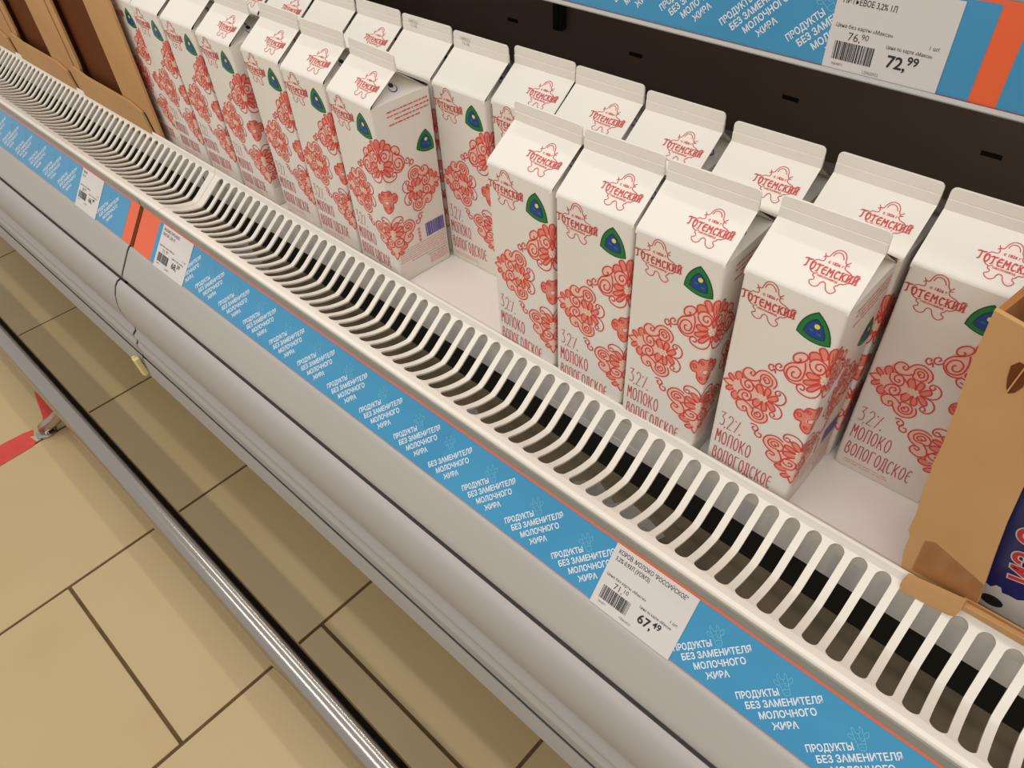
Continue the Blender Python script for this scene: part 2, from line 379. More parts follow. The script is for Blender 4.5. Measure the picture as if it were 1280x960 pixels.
def logo_art():
    o = Ink()
    o.poly(smooth_pts([(14, 188), (17, 193), (21, 194), (25, 190), (27, 184), (33, 181), (33, 175), (29, 172), (28, 166), (24, 166), (20, 171), (16, 166), (12, 168), (13, 172), (7, 176), (8, 183), (13, 184)], 2), 'ink_tint', 0)
    for s in LOGO: o.stroke(smooth_pts(s, 3) if len(s) > 2 else s, 0.62, 'ink_deep_red', 2)
    word = 'ТОТЕМСКИЙ'
    x = 1.6
    for i, ch in enumerate(word):
        h = 6.0 if i in (0,) else 5.6
        y = 176.2 - 1.6*math.sin(math.pi*i/8)*0.5 - (0.5 if i else 0)
        W = 3.9 if i == 0 else (3.7 if ch == 'М' else 3.1)
        for st in GL[ch]:
            o.segs([(x + p[0]*W, y + p[1]*h) for p in st], 0.95, 'ink_deep_red', 3)
            for q in (st[0], st[-1]):
                o.segs([(x + q[0]*W - 0.7, y + q[1]*h - 0.25), (x + q[0]*W + 0.7, y + q[1]*h + 0.25)], 0.6, 'ink_deep_red', 3)
        x += W + 1.05
    put_text(o, 'маслозавод', 13.6, 172.2, 2.5, 'ink_deep_red', 3, 0, 0.02)
    put_text(o, 'с 1826 г', 15.8, 183.8, 3.0, 'ink_deep_red', 3, 0, 0.03)
    return o
def badge_art(cx, cy, rot=0.0, s=1.0):    # rounded triangle badge: green rim, blue field, yellow flower head
    o = Ink()
    P = [(-11.5, -6.2), (-0.8, 14.0), (12.0, -8.0)]
    P = [(x*math.cos(rot) - y*math.sin(rot), x*math.sin(rot) + y*math.cos(rot)) for x, y in P]
    def tri(k, bul):
        pts = []
        for a, b in ((0, 1), (1, 2), (2, 0)):
            A, B = P[a], P[b]; mx, my = (A[0]+B[0])/2, (A[1]+B[1])/2; d = math.hypot(mx, my) or 1
            for i in range(7):
                t = i/7; bb = 4*t*(1-t)*bul
                pts.append((cx + k*s*(A[0]*(1-t) + B[0]*t + mx/d*bb), cy + k*s*(A[1]*(1-t) + B[1]*t + my/d*bb)))
        return pts
    o.poly(tri(1.0, 3.0), 'ink_dark_green', 1)
    o.poly(tri(0.93, 2.9), 'ink_green', 2)
    o.poly(tri(0.64, 3.0), 'ink_dark_green', 3)
    o.poly(tri(0.55, 3.0), 'ink_blue', 4)
    o.disc(cx + 0.8*s, cy + 3.2*s, 1.9*s, 'ink_yellow', 5, 10)
    o.disc(cx - 2.2*s, cy - 0.6*s, 1.5*s, 'ink_green', 5, 8, 1.0*s); o.disc(cx + 3.2*s, cy - 2.2*s, 1.7*s, 'ink_green', 5, 8, 1.1*s)
    return o
def fine_lines(ink, x0, x1, y, m, seed, h=0.75, ragged=True):   # print too fine to read: runs of word-sized dashes
    rnd = random.Random(seed); x = x0
    while x < x1 - 1:
        L = rnd.uniform(2.0, 6.5)
        e = min(x1, x + L); xx = x
        while xx < e:
            g = rnd.uniform(0.5, 1.1)
            ink.stroke([(xx, y), (min(e, xx + g*0.72), y)], h*rnd.uniform(0.7, 1.15), m, 2)
            xx += g
        x = e + 0.9

# ------------------------------------------------------------ carton geometry (mm -> m), origin at base centre
W_ = 0.070; D_ = 0.070; H_ = 0.1967; G_ = 0.0233; F_ = 0.0146; RC = 0.0026
def wrap(u, v, off):                      # u mm from right-front corner: negative = front face, positive = right face
    u = u/1000; v = v/1000; a = RC*math.pi/4; q = RC
    hx, hy = W_/2, D_/2
    if u <= -q: return (hx + u, -hy - off, v)
    if u >= q: return (hx + off, -hy + u, v)
    t = (u + q)/(2*q)*math.pi/2
    cx, cy = hx - RC, -hy + RC
    return (cx + (RC + off)*math.sin(t), cy - (RC + off)*math.cos(t), v)
SL = math.hypot(D_/2, G_)
def on_gable(u, v, off):                  # u,v mm on the front roof panel
    t = v/1000/SL
    n = (-G_/SL, D_/2/SL)
    return (-W_/2 + u/1000, -D_/2 + t*D_/2 + n[0]*off, H_ + t*G_ + n[1]*off)
def make_body():
    mb = MB(); pts = []
    for k, (sx, sy) in enumerate(((1, -1), (1, 1), (-1, 1), (-1, -1))):
        cx, cy = sx*(W_/2 - RC), sy*(D_/2 - RC); a0 = (-90, 0, 90, 180)[k]
        for i in range(6): a = R(a0 + 18*i); pts.append((cx + RC*math.cos(a), cy + RC*math.sin(a)))
    n = len(pts); zs = [0, 0.0015, 0.006, 0.05, 0.10, 0.15, H_ - 0.005, H_ - 0.0012]
    vs = []
    for j, z in enumerate(zs):
        b = 0.0005*math.sin(math.pi*z/H_)
        ins = 0.0008 if j == 0 else 0
        for x, y in pts: vs.append((x*(1 - ins*28), y*(1 - ins*28), z))
    fs = [(j*n+i, j*n+(i+1) % n, (j+1)*n+(i+1) % n, (j+1)*n+i) for j in range(len(zs)-1) for i in range(n)]
    fs.append(tuple(range(n))[::-1])
    mb.add(vs, fs, 'carton_board')
    o = mb.build('body'); smooth_angle(o, 35); return o
def make_gable():
    mb = MB(); hw = W_/2; al = math.atan2(G_, D_/2)
    prof = []
    r = 0.006; t = r*math.tan((math.pi/2 - al)/2)
    # arc from vertical wall to slope
    c = (-D_/2 + r, H_ - t)
    for i in range(7):
        a = math.pi - (math.pi/2 - al)*i/6
        prof.append((c[0] + r*math.cos(a), c[1] + r*math.sin(a)))
    top = (-0.0011, H_ + G_ - 0.0008)
    prof += [(-0.012, H_ + G_*(1 - 0.012/(D_/2))), (-0.0035, H_ + G_ - 0.0022), top]
    for sgn in (1, -1):
        p = [(sgn*y, z) for y, z in prof]
        n = len(p); ins = [0.0]*n
        vs = [(-hw, y, z) for y, z in p] + [(hw, y, z) for y, z in p]
        fs = [(i, n+i, n+i+1, i+1) if sgn == 1 else (i, i+1, n+i+1, n+i) for i in range(n-1)]
        mb.add(vs, fs, 'carton_board')
    for sx in (1, -1):                    # folded-in side gussets
        A = (sx*hw, -D_/2 + 0.002, H_ - 0.002); B = (sx*hw, D_/2 - 0.002, H_ - 0.002)
        T = (sx*(hw - 0.031), 0, H_ + G_ - 0.003)
        Cc = (sx*(hw - 0.0005), -0.0012, H_ + G_ - 0.001); Dd = (sx*(hw - 0.0005), 0.0012, H_ + G_ - 0.001)
        mb.add([A, B, T, Cc, Dd], [(0, 1, 2), (0, 2, 3), (1, 4, 2)] if sx == 1 else [(1, 0, 2), (2, 0, 3), (4, 1, 2)], 'carton_board')
    o = mb.build('gable_top'); smooth_angle(o, 30); return o
def make_fin():
    mb = MB(); hw = W_/2; z0 = H_ + G_ - 0.001; z1 = H_ + G_ + F_; zm = z0 + F_*0.52
    rr = 0.0035
    def outline(za, zb, rounded):
        if not rounded: return [(-hw, za), (hw, za), (hw, zb), (-hw, zb)]
        pts = [(-hw, za), (hw, za)]
        pts += [(hw - rr + rr*math.cos(R(a)), zb - rr + rr*math.sin(R(a))) for a in (0, 22, 45, 68, 90)]
        pts += [(-hw + rr + rr*math.cos(R(a)), zb - rr + rr*math.sin(R(a))) for a in (90, 112, 135, 158, 180)]
        return pts
    for (za, zb, th, rd) in ((z0, zm, 0.0026, False), (zm, z1, 0.0017, True)):
        ol = outline(za, zb, rd)
        mb.prism([(x, -th/2, z) for x, z in ol], (0, th, 0), 'carton_board')
    o = mb.build('sealed_fin', bevel=0.0004); return o
def print_obj(name, ink, mapfn, **kw):
    if mapfn is wrap: kw['cuts'] = [-2.6, -1.7, -0.9, 0.0, 0.9, 1.7, 2.6]
    o = ink.to_mb(mapfn, **kw).build(name); return o
lace = lace_art()
front_only = Ink(); logo = logo_art()
def make_carton_proto(kind):
    root = thing('milk_carton', (0, 0, 0), 'white gable-top milk carton with red lace print', 'carton', 'gable-top milk cartons with red lace print')
    parts = [make_body(), make_gable(), make_fin()]
    parts.append(print_obj('lace_print', lace, wrap))
    fl = Ink(); fl.merge(logo, lambda x, y: (x - 70, y)); parts.append(print_obj('emblem_print', fl, wrap))
    b = Ink(); b.merge(badge_art(53.8, 174.6), lambda x, y: (x - 70, y)); parts.append(print_obj('badge_print', b, wrap))
    b = badge_art(56.5, 143.5, R(-12), 0.95); parts.append(print_obj('badge_print', b, wrap))
    t = Ink()
    glyph_line(t, '3', -64.5, 54, 6, 4.2, 14.5, 0.62, 'ink_deep_red'); t.disc(-59.6, 53.2, 0.5, 'ink_deep_red', 2, 8); t.stroke([(-59.6, 53.2), (-60.4, 51.4)], 0.5, 'ink_deep_red', 2)
    glyph_line(t, '2', -58.2, 53, 6, 4.4, 14.5, 0.62, 'ink_deep_red')
    glyph_line(t, '%', -52.0, 53, 6, 4.5, 13.5, 0.62, 'ink_deep_red'); t.disc(-51.8, 65.0, 0.65, 'ink_deep_red', 2, 8); t.disc(-47.0, 53.2, 0.75, 'ink_deep_red', 2, 8)
    glyph_line(t, 'МОЛОКО', -65.3, 34.5, 5.15, 4.1, 13.8, 0.78, 'ink_deep_red')
    glyph_line(t, 'ВОЛОГОДСКОЕ', -65.3, 15.2, 4.75, 3.8, 13.6, 0.78, 'ink_deep_red')
    for k in range(2): fine_lines(t, -63, -28, 9.5 - 2.6*k, 'ink_rose', 5+k)
    # right face: unreadable small print, barcode
    for k in range(4): fine_lines(t, 17 + (0, 0, 8, 1)[k], 67 - (0, 0, 1, 12)[k], 186.5 - 4.1*k, 'ink_red', 20+k, 1.5)
    for k in range(6): fine_lines(t, 4, 67, 38 - 2.6*k, 'ink_rose', 30+k, 0.9)
    fine_lines(t, 18, 67, 21.8, 'ink_deep_red', 41, 0.8); fine_lines(t, 40, 67, 18.6, 'ink_deep_red', 42, 1.0)
    for k in range(5): fine_lines(t, 42, 67, 15.8 - 2.1*k, 'ink_rose', 50+k, 0.9)
    rnd = random.Random(3)
    x = 41.5
    while x < 65.5:
        w = rnd.choice((0.5, 0.9, 1.4)); t.poly([(x, 41), (x+w, 41), (x+w, 57), (x, 57)], 'ink_violet', 2); x += w + rnd.choice((0.35, 0.6))
    for k in range(4): t.poly([(31.2, 40+4.4*k), (34.2, 40+4.4*k), (34.2, 43.2+4.4*k), (31.2, 43.2+4.4*k)], 'ink_rose', 2)
    parts.append(print_obj('lettering_print', t, wrap))
    # mark inside the side fold
    hw = W_/2
    A = V3((hw, -D_/2 + 0.002, H_ - 0.002)); B = V3((hw, D_/2 - 0.002, H_ - 0.002)); T = V3((hw - 0.031, 0, H_ + G_ - 0.003))
    U = (B - A).normalized(); Vv = (T - (A + B)/2).normalized(); Nn = U.cross(Vv)
    mk = Ink(); mk.stroke(arc(33, 12, 4.2, 4.2, 150, 390, 14), 1.3, 'ink_violet', 1, True); mk.disc(33, 15, 2.6, 'ink_black', 1, 10); mk.disc(33, 19.5, 1.6, 'ink_grey', 1, 8)
    parts.append(print_obj('fold_mark', mk, lambda x, y, off: tuple(A + U*(x/1000) + Vv*(y/1000) + Nn*off)))
    g = Ink()
    if kind == 'logo':
        g.merge(logo, lambda x, y: (30.4 + 0.9*(x - 1.4), 18.6 + 0.86*(y - 178)))
        parts.append(print_obj('roof_emblem_print', g, on_gable))
    else:
        for j in range(2):
            put_text(g, ('240522', '15:36')[j], 10 + 2*j, 8.6 - 3.9*j, 4.2, 'ink_grey', 1, 0, -0.012, xs=1.05)
        parts.append(print_obj('date_stamp', g, lambda x, y, off: (-W_/2 + x/1000, -0.0013 - off, H_ + G_ + y/1000 - 0.0005)))
    for p in parts: p.parent = root
    return root, parts
def copy_thing(root, parts):
    r = root.copy(); COL.objects.link(r)
    for p in parts:
        c = p.copy(); COL.objects.link(c); c.parent = r
    return r
protoA = make_carton_proto('logo'); protoB = make_carton_proto('blank')
usedp = {'logo': False, 'blank': False}
FR = 'milk carton'
CART = [   # x0, y0 of left-front corner, yaw, kind, label
 (-0.1373, -0.0063, -0.021, 'logo', 'white milk carton with red lace, leftmost of the four standing forward at right'),
 (-0.0637, -0.0078, 0.0279, 'logo', 'white milk carton with red lace, second from left of the four standing forward'),
 (0.0098, -0.0084, 0.029, 'logo', 'white milk carton with red lace, third from left of the four standing forward'),
 (0.0918, -0.0032, 0.0081, 'logo', 'white milk carton with red lace, nearest of all, rightmost of the four standing forward'),
 (-0.3578, -0.0005, -0.0465, 'logo', 'white milk carton turned to show its violet barcode, right end of the front left row'),
 (-0.4421, 0.0053, 0.0195, 'logo', 'white milk carton immediately left of the one showing its violet barcode'),
 (-0.5211, 0.0082, 0.0008, 'logo', 'white milk carton, third from the right end of the front left row'),
 (-0.6060, 0.0031, 0.003, 'logo', 'white milk carton with emblem roof, just left of the gap in the front left row'),
 (-0.6900, 0.0048, 0.0245, 'blank', 'white plain-roofed milk carton, third one right of the brown boxes'),
 (-0.7668, 0.0048, -0.0126, 'blank', 'white milk carton, second one to the right of the brown boxes at the far left'),
 (-0.8390, 0.0060, 0.0, 'blank', 'white milk carton touching the brown cardboard boxes at the far left'),
 (-0.6680, 0.0790, 0.01, 'logo', 'white milk carton, leftmost in the back row, barely seen at the top photo edge'),
 (-0.5920, 0.0780, 0.01, 'logo', 'white milk carton in the back row, second from that row\'s left end'),
 (-0.5160, 0.0770, 0.012, 'blank', 'white milk carton with plain roof, back row, third from that row\'s left end'),
 (-0.4400, 0.0760, 0.012, 'logo', 'white milk carton with emblem on roof, directly behind the one showing its barcode'),
 (-0.3641, 0.0747, 0.0168, 'blank', 'white milk carton with date-stamped fin, back row, touching the barcode carton\'s right rear'),
 (-0.2879, 0.0722, 0.0139, 'blank', 'white milk carton with date-stamped plain roof standing alone behind the bare shelf gap'),
 (-0.2150, 0.0784, 0.0139, 'logo', 'white milk carton, back row, first to the right of the two date-stamped ones'),
 (-0.1420, 0.0764, 0.0084, 'logo', 'white milk carton, back row, second to the right of the two date-stamped ones'),
 (-0.0660, 0.0721, 0.0185, 'logo', 'white milk carton, back row, third to the right of the two date-stamped ones'),
 (0.0151, 0.0673, 0.022, 'logo', 'white milk carton, back row, third from the right end of that row'),
 (0.0937, 0.0691, 0.0008, 'logo', 'white milk carton, back row, second from the right end of that row'),
 (0.1680, 0.0691, 0.0214, 'logo', 'white milk carton, right end of the back row, half hidden by the torn box'),
]
for x, y, a, k, lab in CART:
    pr = protoA if k == 'logo' else protoB
    r = pr[0] if not usedp[k] else copy_thing(*pr)
    usedp[k] = True
    r.location = (x + W_/2, y + D_/2, 0.0003); r.rotation_euler = (0, 0, a); r['label'] = lab

# ------------------------------------------------------------ floor
XL, XR, SEAM = -2.05, 0.62, -0.7092
FZ = -0.45
mb = MB(); mb.box((-2.6, -1.6, FZ - 0.03), (1.1, 0.9, FZ - 0.002), 'grout')
floor = mb.build('floor'); floor['kind'] = 'structure'
tm = MB(); TX, TY, GA = 0.3245, 0.634, 0.0045
tm.box((GA/2, GA/2, -0.012), (TX - GA/2, TY - GA/2, 0), 'tile_ceramic')
tile0 = tm.build('floor_tile', bevel=0.0012); first = True
for i in range(-6, 5):
    x = -0.6265 + TX*i
    yb = -0.4395 + (0.2115*(i % 3) if i > -2 else 0.318 if i == -2 else 0.05)
    for j in range(-3, 3):
        y = yb + TY*j
        if y > 0.85 or y + TY < -1.55: continue
        o = tile0 if first else tile0.copy()
        if not first: COL.objects.link(o)
        first = False
        o.parent = floor; o.location = (x, y, FZ + random.uniform(-0.0003, 0.0003))

# ------------------------------------------------------------ refrigerated case, two modules
PANEL = [(-0.1335, -0.0595), (-0.136, -0.0605), (-0.1395, -0.064), (-0.158, -0.0895), (-0.1608, -0.0940), (-0.1612, -0.0965)]
TRIM = [(-0.1636, -0.1060), (-0.1638, -0.0985), (-0.1648, -0.0970), (-0.1690, -0.0978), (-0.1745, -0.1035), (-0.1800, -0.1155), (-0.1830, -0.1290), (-0.1835, -0.1420), (-0.1815, -0.1550), (-0.1785, -0.1660), (-0.1765, -0.1740),
        (-0.1775, -0.1795), (-0.1815, -0.1825), (-0.1835, -0.1850), (-0.1830, -0.1900), (-0.1815, -0.1940), (-0.1830, -0.1985), (-0.1855, -0.2015), (-0.1855, -0.2080), (-0.1840, -0.2200), (-0.1842, -0.2245)]
TRIM2 = [(-0.1854, -0.2300), (-0.1855, -0.2262), (-0.1866, -0.2256), (-0.1872, -0.2290), (-0.1885, -0.2560), (-0.1890, -0.2600), (-0.1860, -0.2612), (-0.1700, -0.2612)]
def case_module(x0, x1, label, nm='refrigerated_case'):
    cx = (x0 + x1)/2
    t = thing(nm, (cx, 0.15, FZ), label, 'display case', 'modules of the refrigerated display case')
    inv = Matrix.Translation((-cx, -0.15, -FZ))
    def part(name, mb, sm=None, bevel=0):
        mb.v = [tuple(V3(p) - V3((cx, 0.15, FZ))) for p in mb.v]
        o = mb.build(name, t, bevel=bevel)
        if sm: smooth_angle(o, sm)
        return o
    g = 0.0024
    a, b = x0 + g, x1 - g
    # bumper panel under the price rail
    m = MB(); m.extrude_x([(-0.120, -0.0595)] + PANEL + [(-0.150, -0.0970), (-0.120, -0.0970)], a, b, 'panel_grey', True); part('bumper_panel', m, 50)
    m = MB(); m.extrude_x(TRIM + [(-0.150, -0.2245), (-0.150, -0.1060)], a, b, 'trim_grey', True); part('bumper_moulding', m, 50)
    m = MB(); m.extrude_x(TRIM2 + [(-0.150, -0.2612), (-0.150, -0.2300)], a, b, 'trim_grey', True); part('lower_trim', m, 50)
    m = MB(); m.box((x0, -0.127, -0.0975), (x1, -0.112, -0.0610), 'seam_black'); m.box((x0, -0.152, -0.2600), (x1, -0.125, -0.0985), 'seam_black'); part('front_core', m)
    if abs(x1 - SEAM) < 1e-6:             # black strip added for the shade in the open joint between the modules
        m = MB(); dx = 0.0025
        m.extrude_x([(y + 0.0016, z) for y, z in PANEL] + [(-0.130, -0.0965), (-0.128, -0.0600)], x1 - dx, x1 + dx, 'seam_black', True)
        m.extrude_x([(y + 0.0014, z) for y, z in TRIM + TRIM2[:-1]] + [(-0.150, -0.2600), (-0.150, -0.0975)], x1 - dx, x1 + dx, 'seam_black', True)
        part('joint_shade_strip', m)
    m = MB(); m.box((x0, -0.100, -0.449), (x1, -0.085, -0.2635), 'seam_black'); part('kick_plate', m)
    # price rail: back plate, upper lip, lower lip
    m = MB(); m.extrude_x([(-0.0965, -0.0150), (-0.0988, -0.0170), (-0.1316, -0.0594), (-0.1300, -0.0594), (-0.0950, -0.0170)], a, b, 'rail_lip', True); m.box((a, -0.0996, -0.0148), (b, -0.0987, -0.0045), 'rail_lip'); part('price_rail', m)
    # air duct
    m = MB(); m.box((x0, -0.0915, -0.109), (x1, 0.012, -0.105), 'duct_pan'); part('duct_pan', m)
    m = MB(); m.box((x0, -0.0945, -0.109), (x1, -0.0915, -0.0140), 'duct_pan'); part('duct_front_wall', m)
    m = MB(); m.box((x0, 0.012, -0.109), (x1, 0.026, -0.040), 'duct_dark'); m.box((x0, -0.0055, -0.0405), (x1, 0.026, -0.0395), 'duct_dark'); part('duct_back_wall', m)
    # deck
    m = MB(); m.box((a, -0.0055, -0.0150), (b, 0.52, 0.0), 'deck_board'); part('shelf_deck', m, bevel=0.001)
    m = MB(); m.box((a, -0.0062, -0.0393), (b, -0.0057, -0.0004), 'fascia_metal'); m.box((a, -0.0057, -0.0393), (b, -0.0010, -0.0383), 'fascia_metal'); part('deck_fascia', m)
    m = MB(); m.box((x0, 0.52, -0.12), (x1, 0.535, 0.95), 'back_panel')
    m.box((x0, -0.112, -0.15), (x1, 0.53, -0.112), 'seam_black')
    part('back_panel', m)
    # perforations of the back panel: raised dark bars painting in the shade of the slots
    for k in range(int((x1 - x0)/0.24)):
        xx = x0 + 0.09 + 0.24*k
        for zz in (0.062, 0.19):
            m = MB(); m.box((xx, 0.5190, zz), (xx + 0.022, 0.5205, zz + 0.005), 'seam_black'); part('vent_slot', m)
    return t
case_r = case_module(SEAM, XR, 'white and grey refrigerated dairy display case module on the right, nearest the viewer')
case_l = case_module(XL, SEAM, 'white and grey refrigerated dairy display case module left of the dark vertical seam')
# upright of the back panel
m = MB(); m.box((-0.008, -0.012, -0.45), (0.008, 0, 0.45), 'duct_dark'); m.box((-0.004, -0.0135, -0.45), (0.004, -0.012, 0.45), 'seam_black')
up = m.build('shelf_upright'); up.location = (-0.503, 0.5165, 0.525); tag(up, 'dark metal upright at the back of the case, carrying the upper shelf', 'upright')

# foam plug at the seam
m = MB(); m.box((-0.006, -0.004, -0.016), (0.005, 0.004, 0.016), 'foam_yellow'); m.box((-0.007, -0.003, 0.008), (-0.003, 0.003, 0.018), 'foam_yellow')
o = m.build('foam_plug', bevel=0.0015); o.location = (SEAM - 0.008, -0.1930, -0.2440); o.rotation_euler = (R(4), R(-6), R(4)); tag(o, 'small pale yellow foam plug at the foot of the dark seam', 'foam plug')

# ------------------------------------------------------------ air grille, moulded slats
PITCH = 0.01725
S_TOP, S_BEND, S_BOT = V3((0, -0.0120, 0.0115)), V3((0, -0.0477, -0.0146)), V3((0, -0.0882, -0.0016))
def grille_curve():
    pts = [S_TOP.copy()]
    n = 6
    pts += [S_TOP.lerp(S_BEND, t) for t in (0.08, 0.3, 0.6, 0.85)]
    pts.append(S_TOP.lerp(S_BEND, 0.96) + V3((0, -0.0006, 0.0003)))
    # lower part, slightly concave
    for i in range(0, n+1):
        t = 0.04 + 0.96*i/n
        p = S_BEND.lerp(S_BOT, t); p += V3((0, 0, -0.0026*math.sin(math.pi*t)))
        pts.append(p)
    return pts
CUR = grille_curve()
LEN = [0]
for a_, b_ in zip(CUR[:-1], CUR[1:]): LEN.append(LEN[-1] + (b_-a_).length)
TOT = LEN[-1]
def at_s(s):
    if s <= 0: return CUR[0].copy()
    for i in range(len(LEN)-1):
        if s <= LEN[i+1] + 1e-9:
            t = (s - LEN[i])/(LEN[i+1]-LEN[i]); return CUR[i].lerp(CUR[i+1], t)
    return CUR[-1].copy()
def nrm_s(s):
    a = at_s(max(0, s - 0.002)); b = at_s(min(TOT, s + 0.002)); d = (b - a).normalized()
    return V3((0, -d.z, d.y)) if True else None
HB = 0.0029; SW = PITCH/2 - HB           # half bar, half slot
def bar_mesh(left=True, right=True, hl=None, hr=None):
    svals = [SW*(1 - math.cos(R(a))) for a in (0, 20, 40, 60, 75, 90)]
    mids = [l for l in LEN if l > svals[-1] + 0.002 and l < TOT - svals[-1] - 0.002]
    svals = svals + mids + [TOT - s for s in reversed(svals)]
    def half(s):
        e = min(s, TOT - s)
        if e >= SW: return HB
        q = SW - e
        return HB + SW - math.sqrt(max(0, SW*SW - q*q))
    mb = MB(); top = []; bot = []
    TH = 0.0019
    for s in svals:
        p = at_s(s); n = nrm_s(s)
        if n.z < 0: n = -n
        h = half(s)
        l = -(hl if hl and not left else h); r = (hr if hr and not right else h)
        top.append([(l, p.y, p.z), (r, p.y, p.z)]); bot.append([(l, p.y - n.y*TH, p.z - n.z*TH), (r, p.y - n.y*TH, p.z - n.z*TH)])
    vs = []; fs = []
    for a, b in zip(top, bot): vs += a + b
    for i in range(len(svals)-1):
        q = 4*i
        fs += [(q, q+1, q+5, q+4), (q+2, q+6, q+7, q+3), (q, q+4, q+6, q+2), (q+1, q+3, q+7, q+5)]
    mb.add(vs, fs, 'grille_plastic')
    return mb
def grille(x_first, n_slots, x0, x1, label):
    cx = (x0 + x1)/2
    t = thing('air_grille', (cx, 0, 0), label, 'grille', 'white slotted air grilles')
    def rim(name, prof):
        mb = MB(); mb.extrude_x(prof, x0 - cx, x1 - cx, 'grille_plastic', True)
        o = mb.build(name, t); return o
    # upper rim: rises from the slots and rolls over to the deck edge
    rim('upper_rim', [(S_TOP.y, S_TOP.z), (-0.0106, 0.0150), (-0.0098, 0.0175), (-0.0088, 0.0187), (-0.0076, 0.0187), (-0.0069, 0.0178), (-0.0069, -0.0050), (-0.0085, -0.0050), (-0.0085, 0.0105), (-0.0105, 0.0100)])
    rim('lower_rim', [(S_BOT.y, S_BOT.z), (-0.0945, -0.0003), (-0.0978, -0.0010), (-0.0984, -0.0025), (-0.0984, -0.0125), (-0.0966, -0.0125), (-0.0966, -0.0034), (-0.0890, -0.0036)])
    if True:
        me = None
        for k in range(n_slots - 1):
            x = x_first + PITCH*(k + 0.5)
            if me is None:
                o = bar_mesh().build('slat', t); me = o.data; o.data.shade_smooth(); o.data.set_sharp_from_angle(angle=R(40))
            else:
                o = bpy.data.objects.new('slat', me); COL.objects.link(o); o.parent = t
            o.location = (x - cx, 0, 0)
        # blank ends
        xf = x_first; xl = x_first + PITCH*(n_slots - 1)
        ml = bar_mesh(left=False, hl=0.0 + (xf - SW - HB) - x0 + 0.0).build('end_plate', t); ml.location = (xf - SW - HB - cx, 0, 0)
        mr = bar_mesh(right=False, hr=x1 - (xl + SW + HB)).build('end_plate', t); mr.location = (xl + SW + HB - cx, 0, 0)
        for q in (ml, mr): smooth_angle(q, 40)
    return t
X0G = -0.1686 - 27*PITCH; X02 = -0.6705
GJ = -0.6530
grille(X0G, 60, GJ + 0.0004, X0G + PITCH*59 + 0.03, 'white slotted plastic air grille in front of the milk, right section nearest the viewer')
nl = 60
grille(X02 - PITCH*(nl-1), nl, X02 - PITCH*(nl-1) - 0.03, GJ - 0.0004, 'white slotted plastic air grille, far left section beyond the blank joint')

# ------------------------------------------------------------ printed strips in the price rail
SP0 = V3((0, -0.1000, -0.0160)); SP1 = V3((0, -0.1340, -0.0600))
ST = (SP1 - SP0).normalized(); SLEN = (SP1 - SP0).length*1000
SN = V3((0, -(-ST.z), 0)); SN = V3((1, 0, 0)).cross(ST); SN = -SN if SN.y > 0 else SN     # outward (towards viewer, up)
def on_strip(x, t, off):
    p = SP0 + ST*(t/1000) + SN*off; return (x/1000, p.y, p.z)
UY = 0.135; UK = (UY + 0.38241)/0.49041
UZ0 = 0.2712
def on_upper(x, t, off):                  # t = mm down from strip top; vertical strip
    return (x/1000, UY - off, UZ0 + (SLEN + 3 - t)/1000)
C45, S45 = math.cos(R(45)), math.sin(R(45))
def cow_icon(x, t, s=1.0):
    o = Ink(); L = [
     [(-3.4, 1.5), (-3.0, -3.0), (-2.6, -6.6), (-1.5, -8.6), (1.5, -8.6), (2.6, -6.6), (3.0, -3.0), (3.4, 1.5)],
     [(-2.7, -4.8), (0, -4.2), (2.7, -4.8)], [(-3.4, 1.5), (-6.4, 3.2), (-7.0, 1.2), (-5.2, -0.8), (-3.2, -1.0)], [(3.4, 1.5), (6.4, 3.2), (7.0, 1.2), (5.2, -0.8), (3.2, -1.0)],
     [(-3.2, 2.2), (-3.6, 5.6), (-2.4, 6.8), (-1.4, 3.2)], [(3.2, 2.2), (3.6, 5.6), (2.4, 6.8), (1.4, 3.2)], [(-1.5, 3.0), (0, 2.4), (1.5, 3.0)],
     [(0.4, 2.4), (0.3, -1.5), (1.8, -2.6), (3.0, -1.4)]]
    for l in L: o.segs([(a*s, b*s) for a, b in smooth_pts(l, 2)], 0.45, 'strip_pale_ink', 2)
    for sx in (-1.4, 1.6): o.disc(sx*s, -0.4*s, 0.45*s, 'strip_pale_ink', 2, 6)
    for sx in (-0.9, 0.9): o.disc(sx*s, -6.8*s, 0.35*s, 'strip_pale_ink', 2, 6)
    r = Ink(); r.merge(o, lambda a, b: (x + a*C45 - b*S45, t - (a*S45 + b*C45))); return r
def slogan(x, t0=48.4, clip=False):       # 45 degree slogan block; anchor: baseline start of first line (x mm, t mm down)
    o = Ink()
    def ln(s, dx, dt, size, w):
        vs, fs = text2d(s, size, 0.022, 'LEFT', 1.0)
        wid = max(v[0] for v in vs); k = w/wid
        o.mesh2d((vs, fs), 'strip_white_ink', 2, lambda a, b: (x + dx + a*k*C45 - b*S45, t0 + dt - (a*k*S45 + b*C45)))
    if not clip: ln('ПРОДУКТЫ', 0.4, -1.5, 6.6, 31.5)
    ln('БЕЗ ЗАМЕНИТЕЛЯ', 9.0, 0.2, 6.6, 54.5)
    ln('МОЛОЧНОГО', 19.6, 0.2, 6.6, 40.5)
    ln('ЖИРА', 30.4, 0.2, 6.6, 18.0)
    o.merge(cow_icon(x + 21.2, t0 - 33.0, 0.95), lambda a, b: (a, b))
    return o
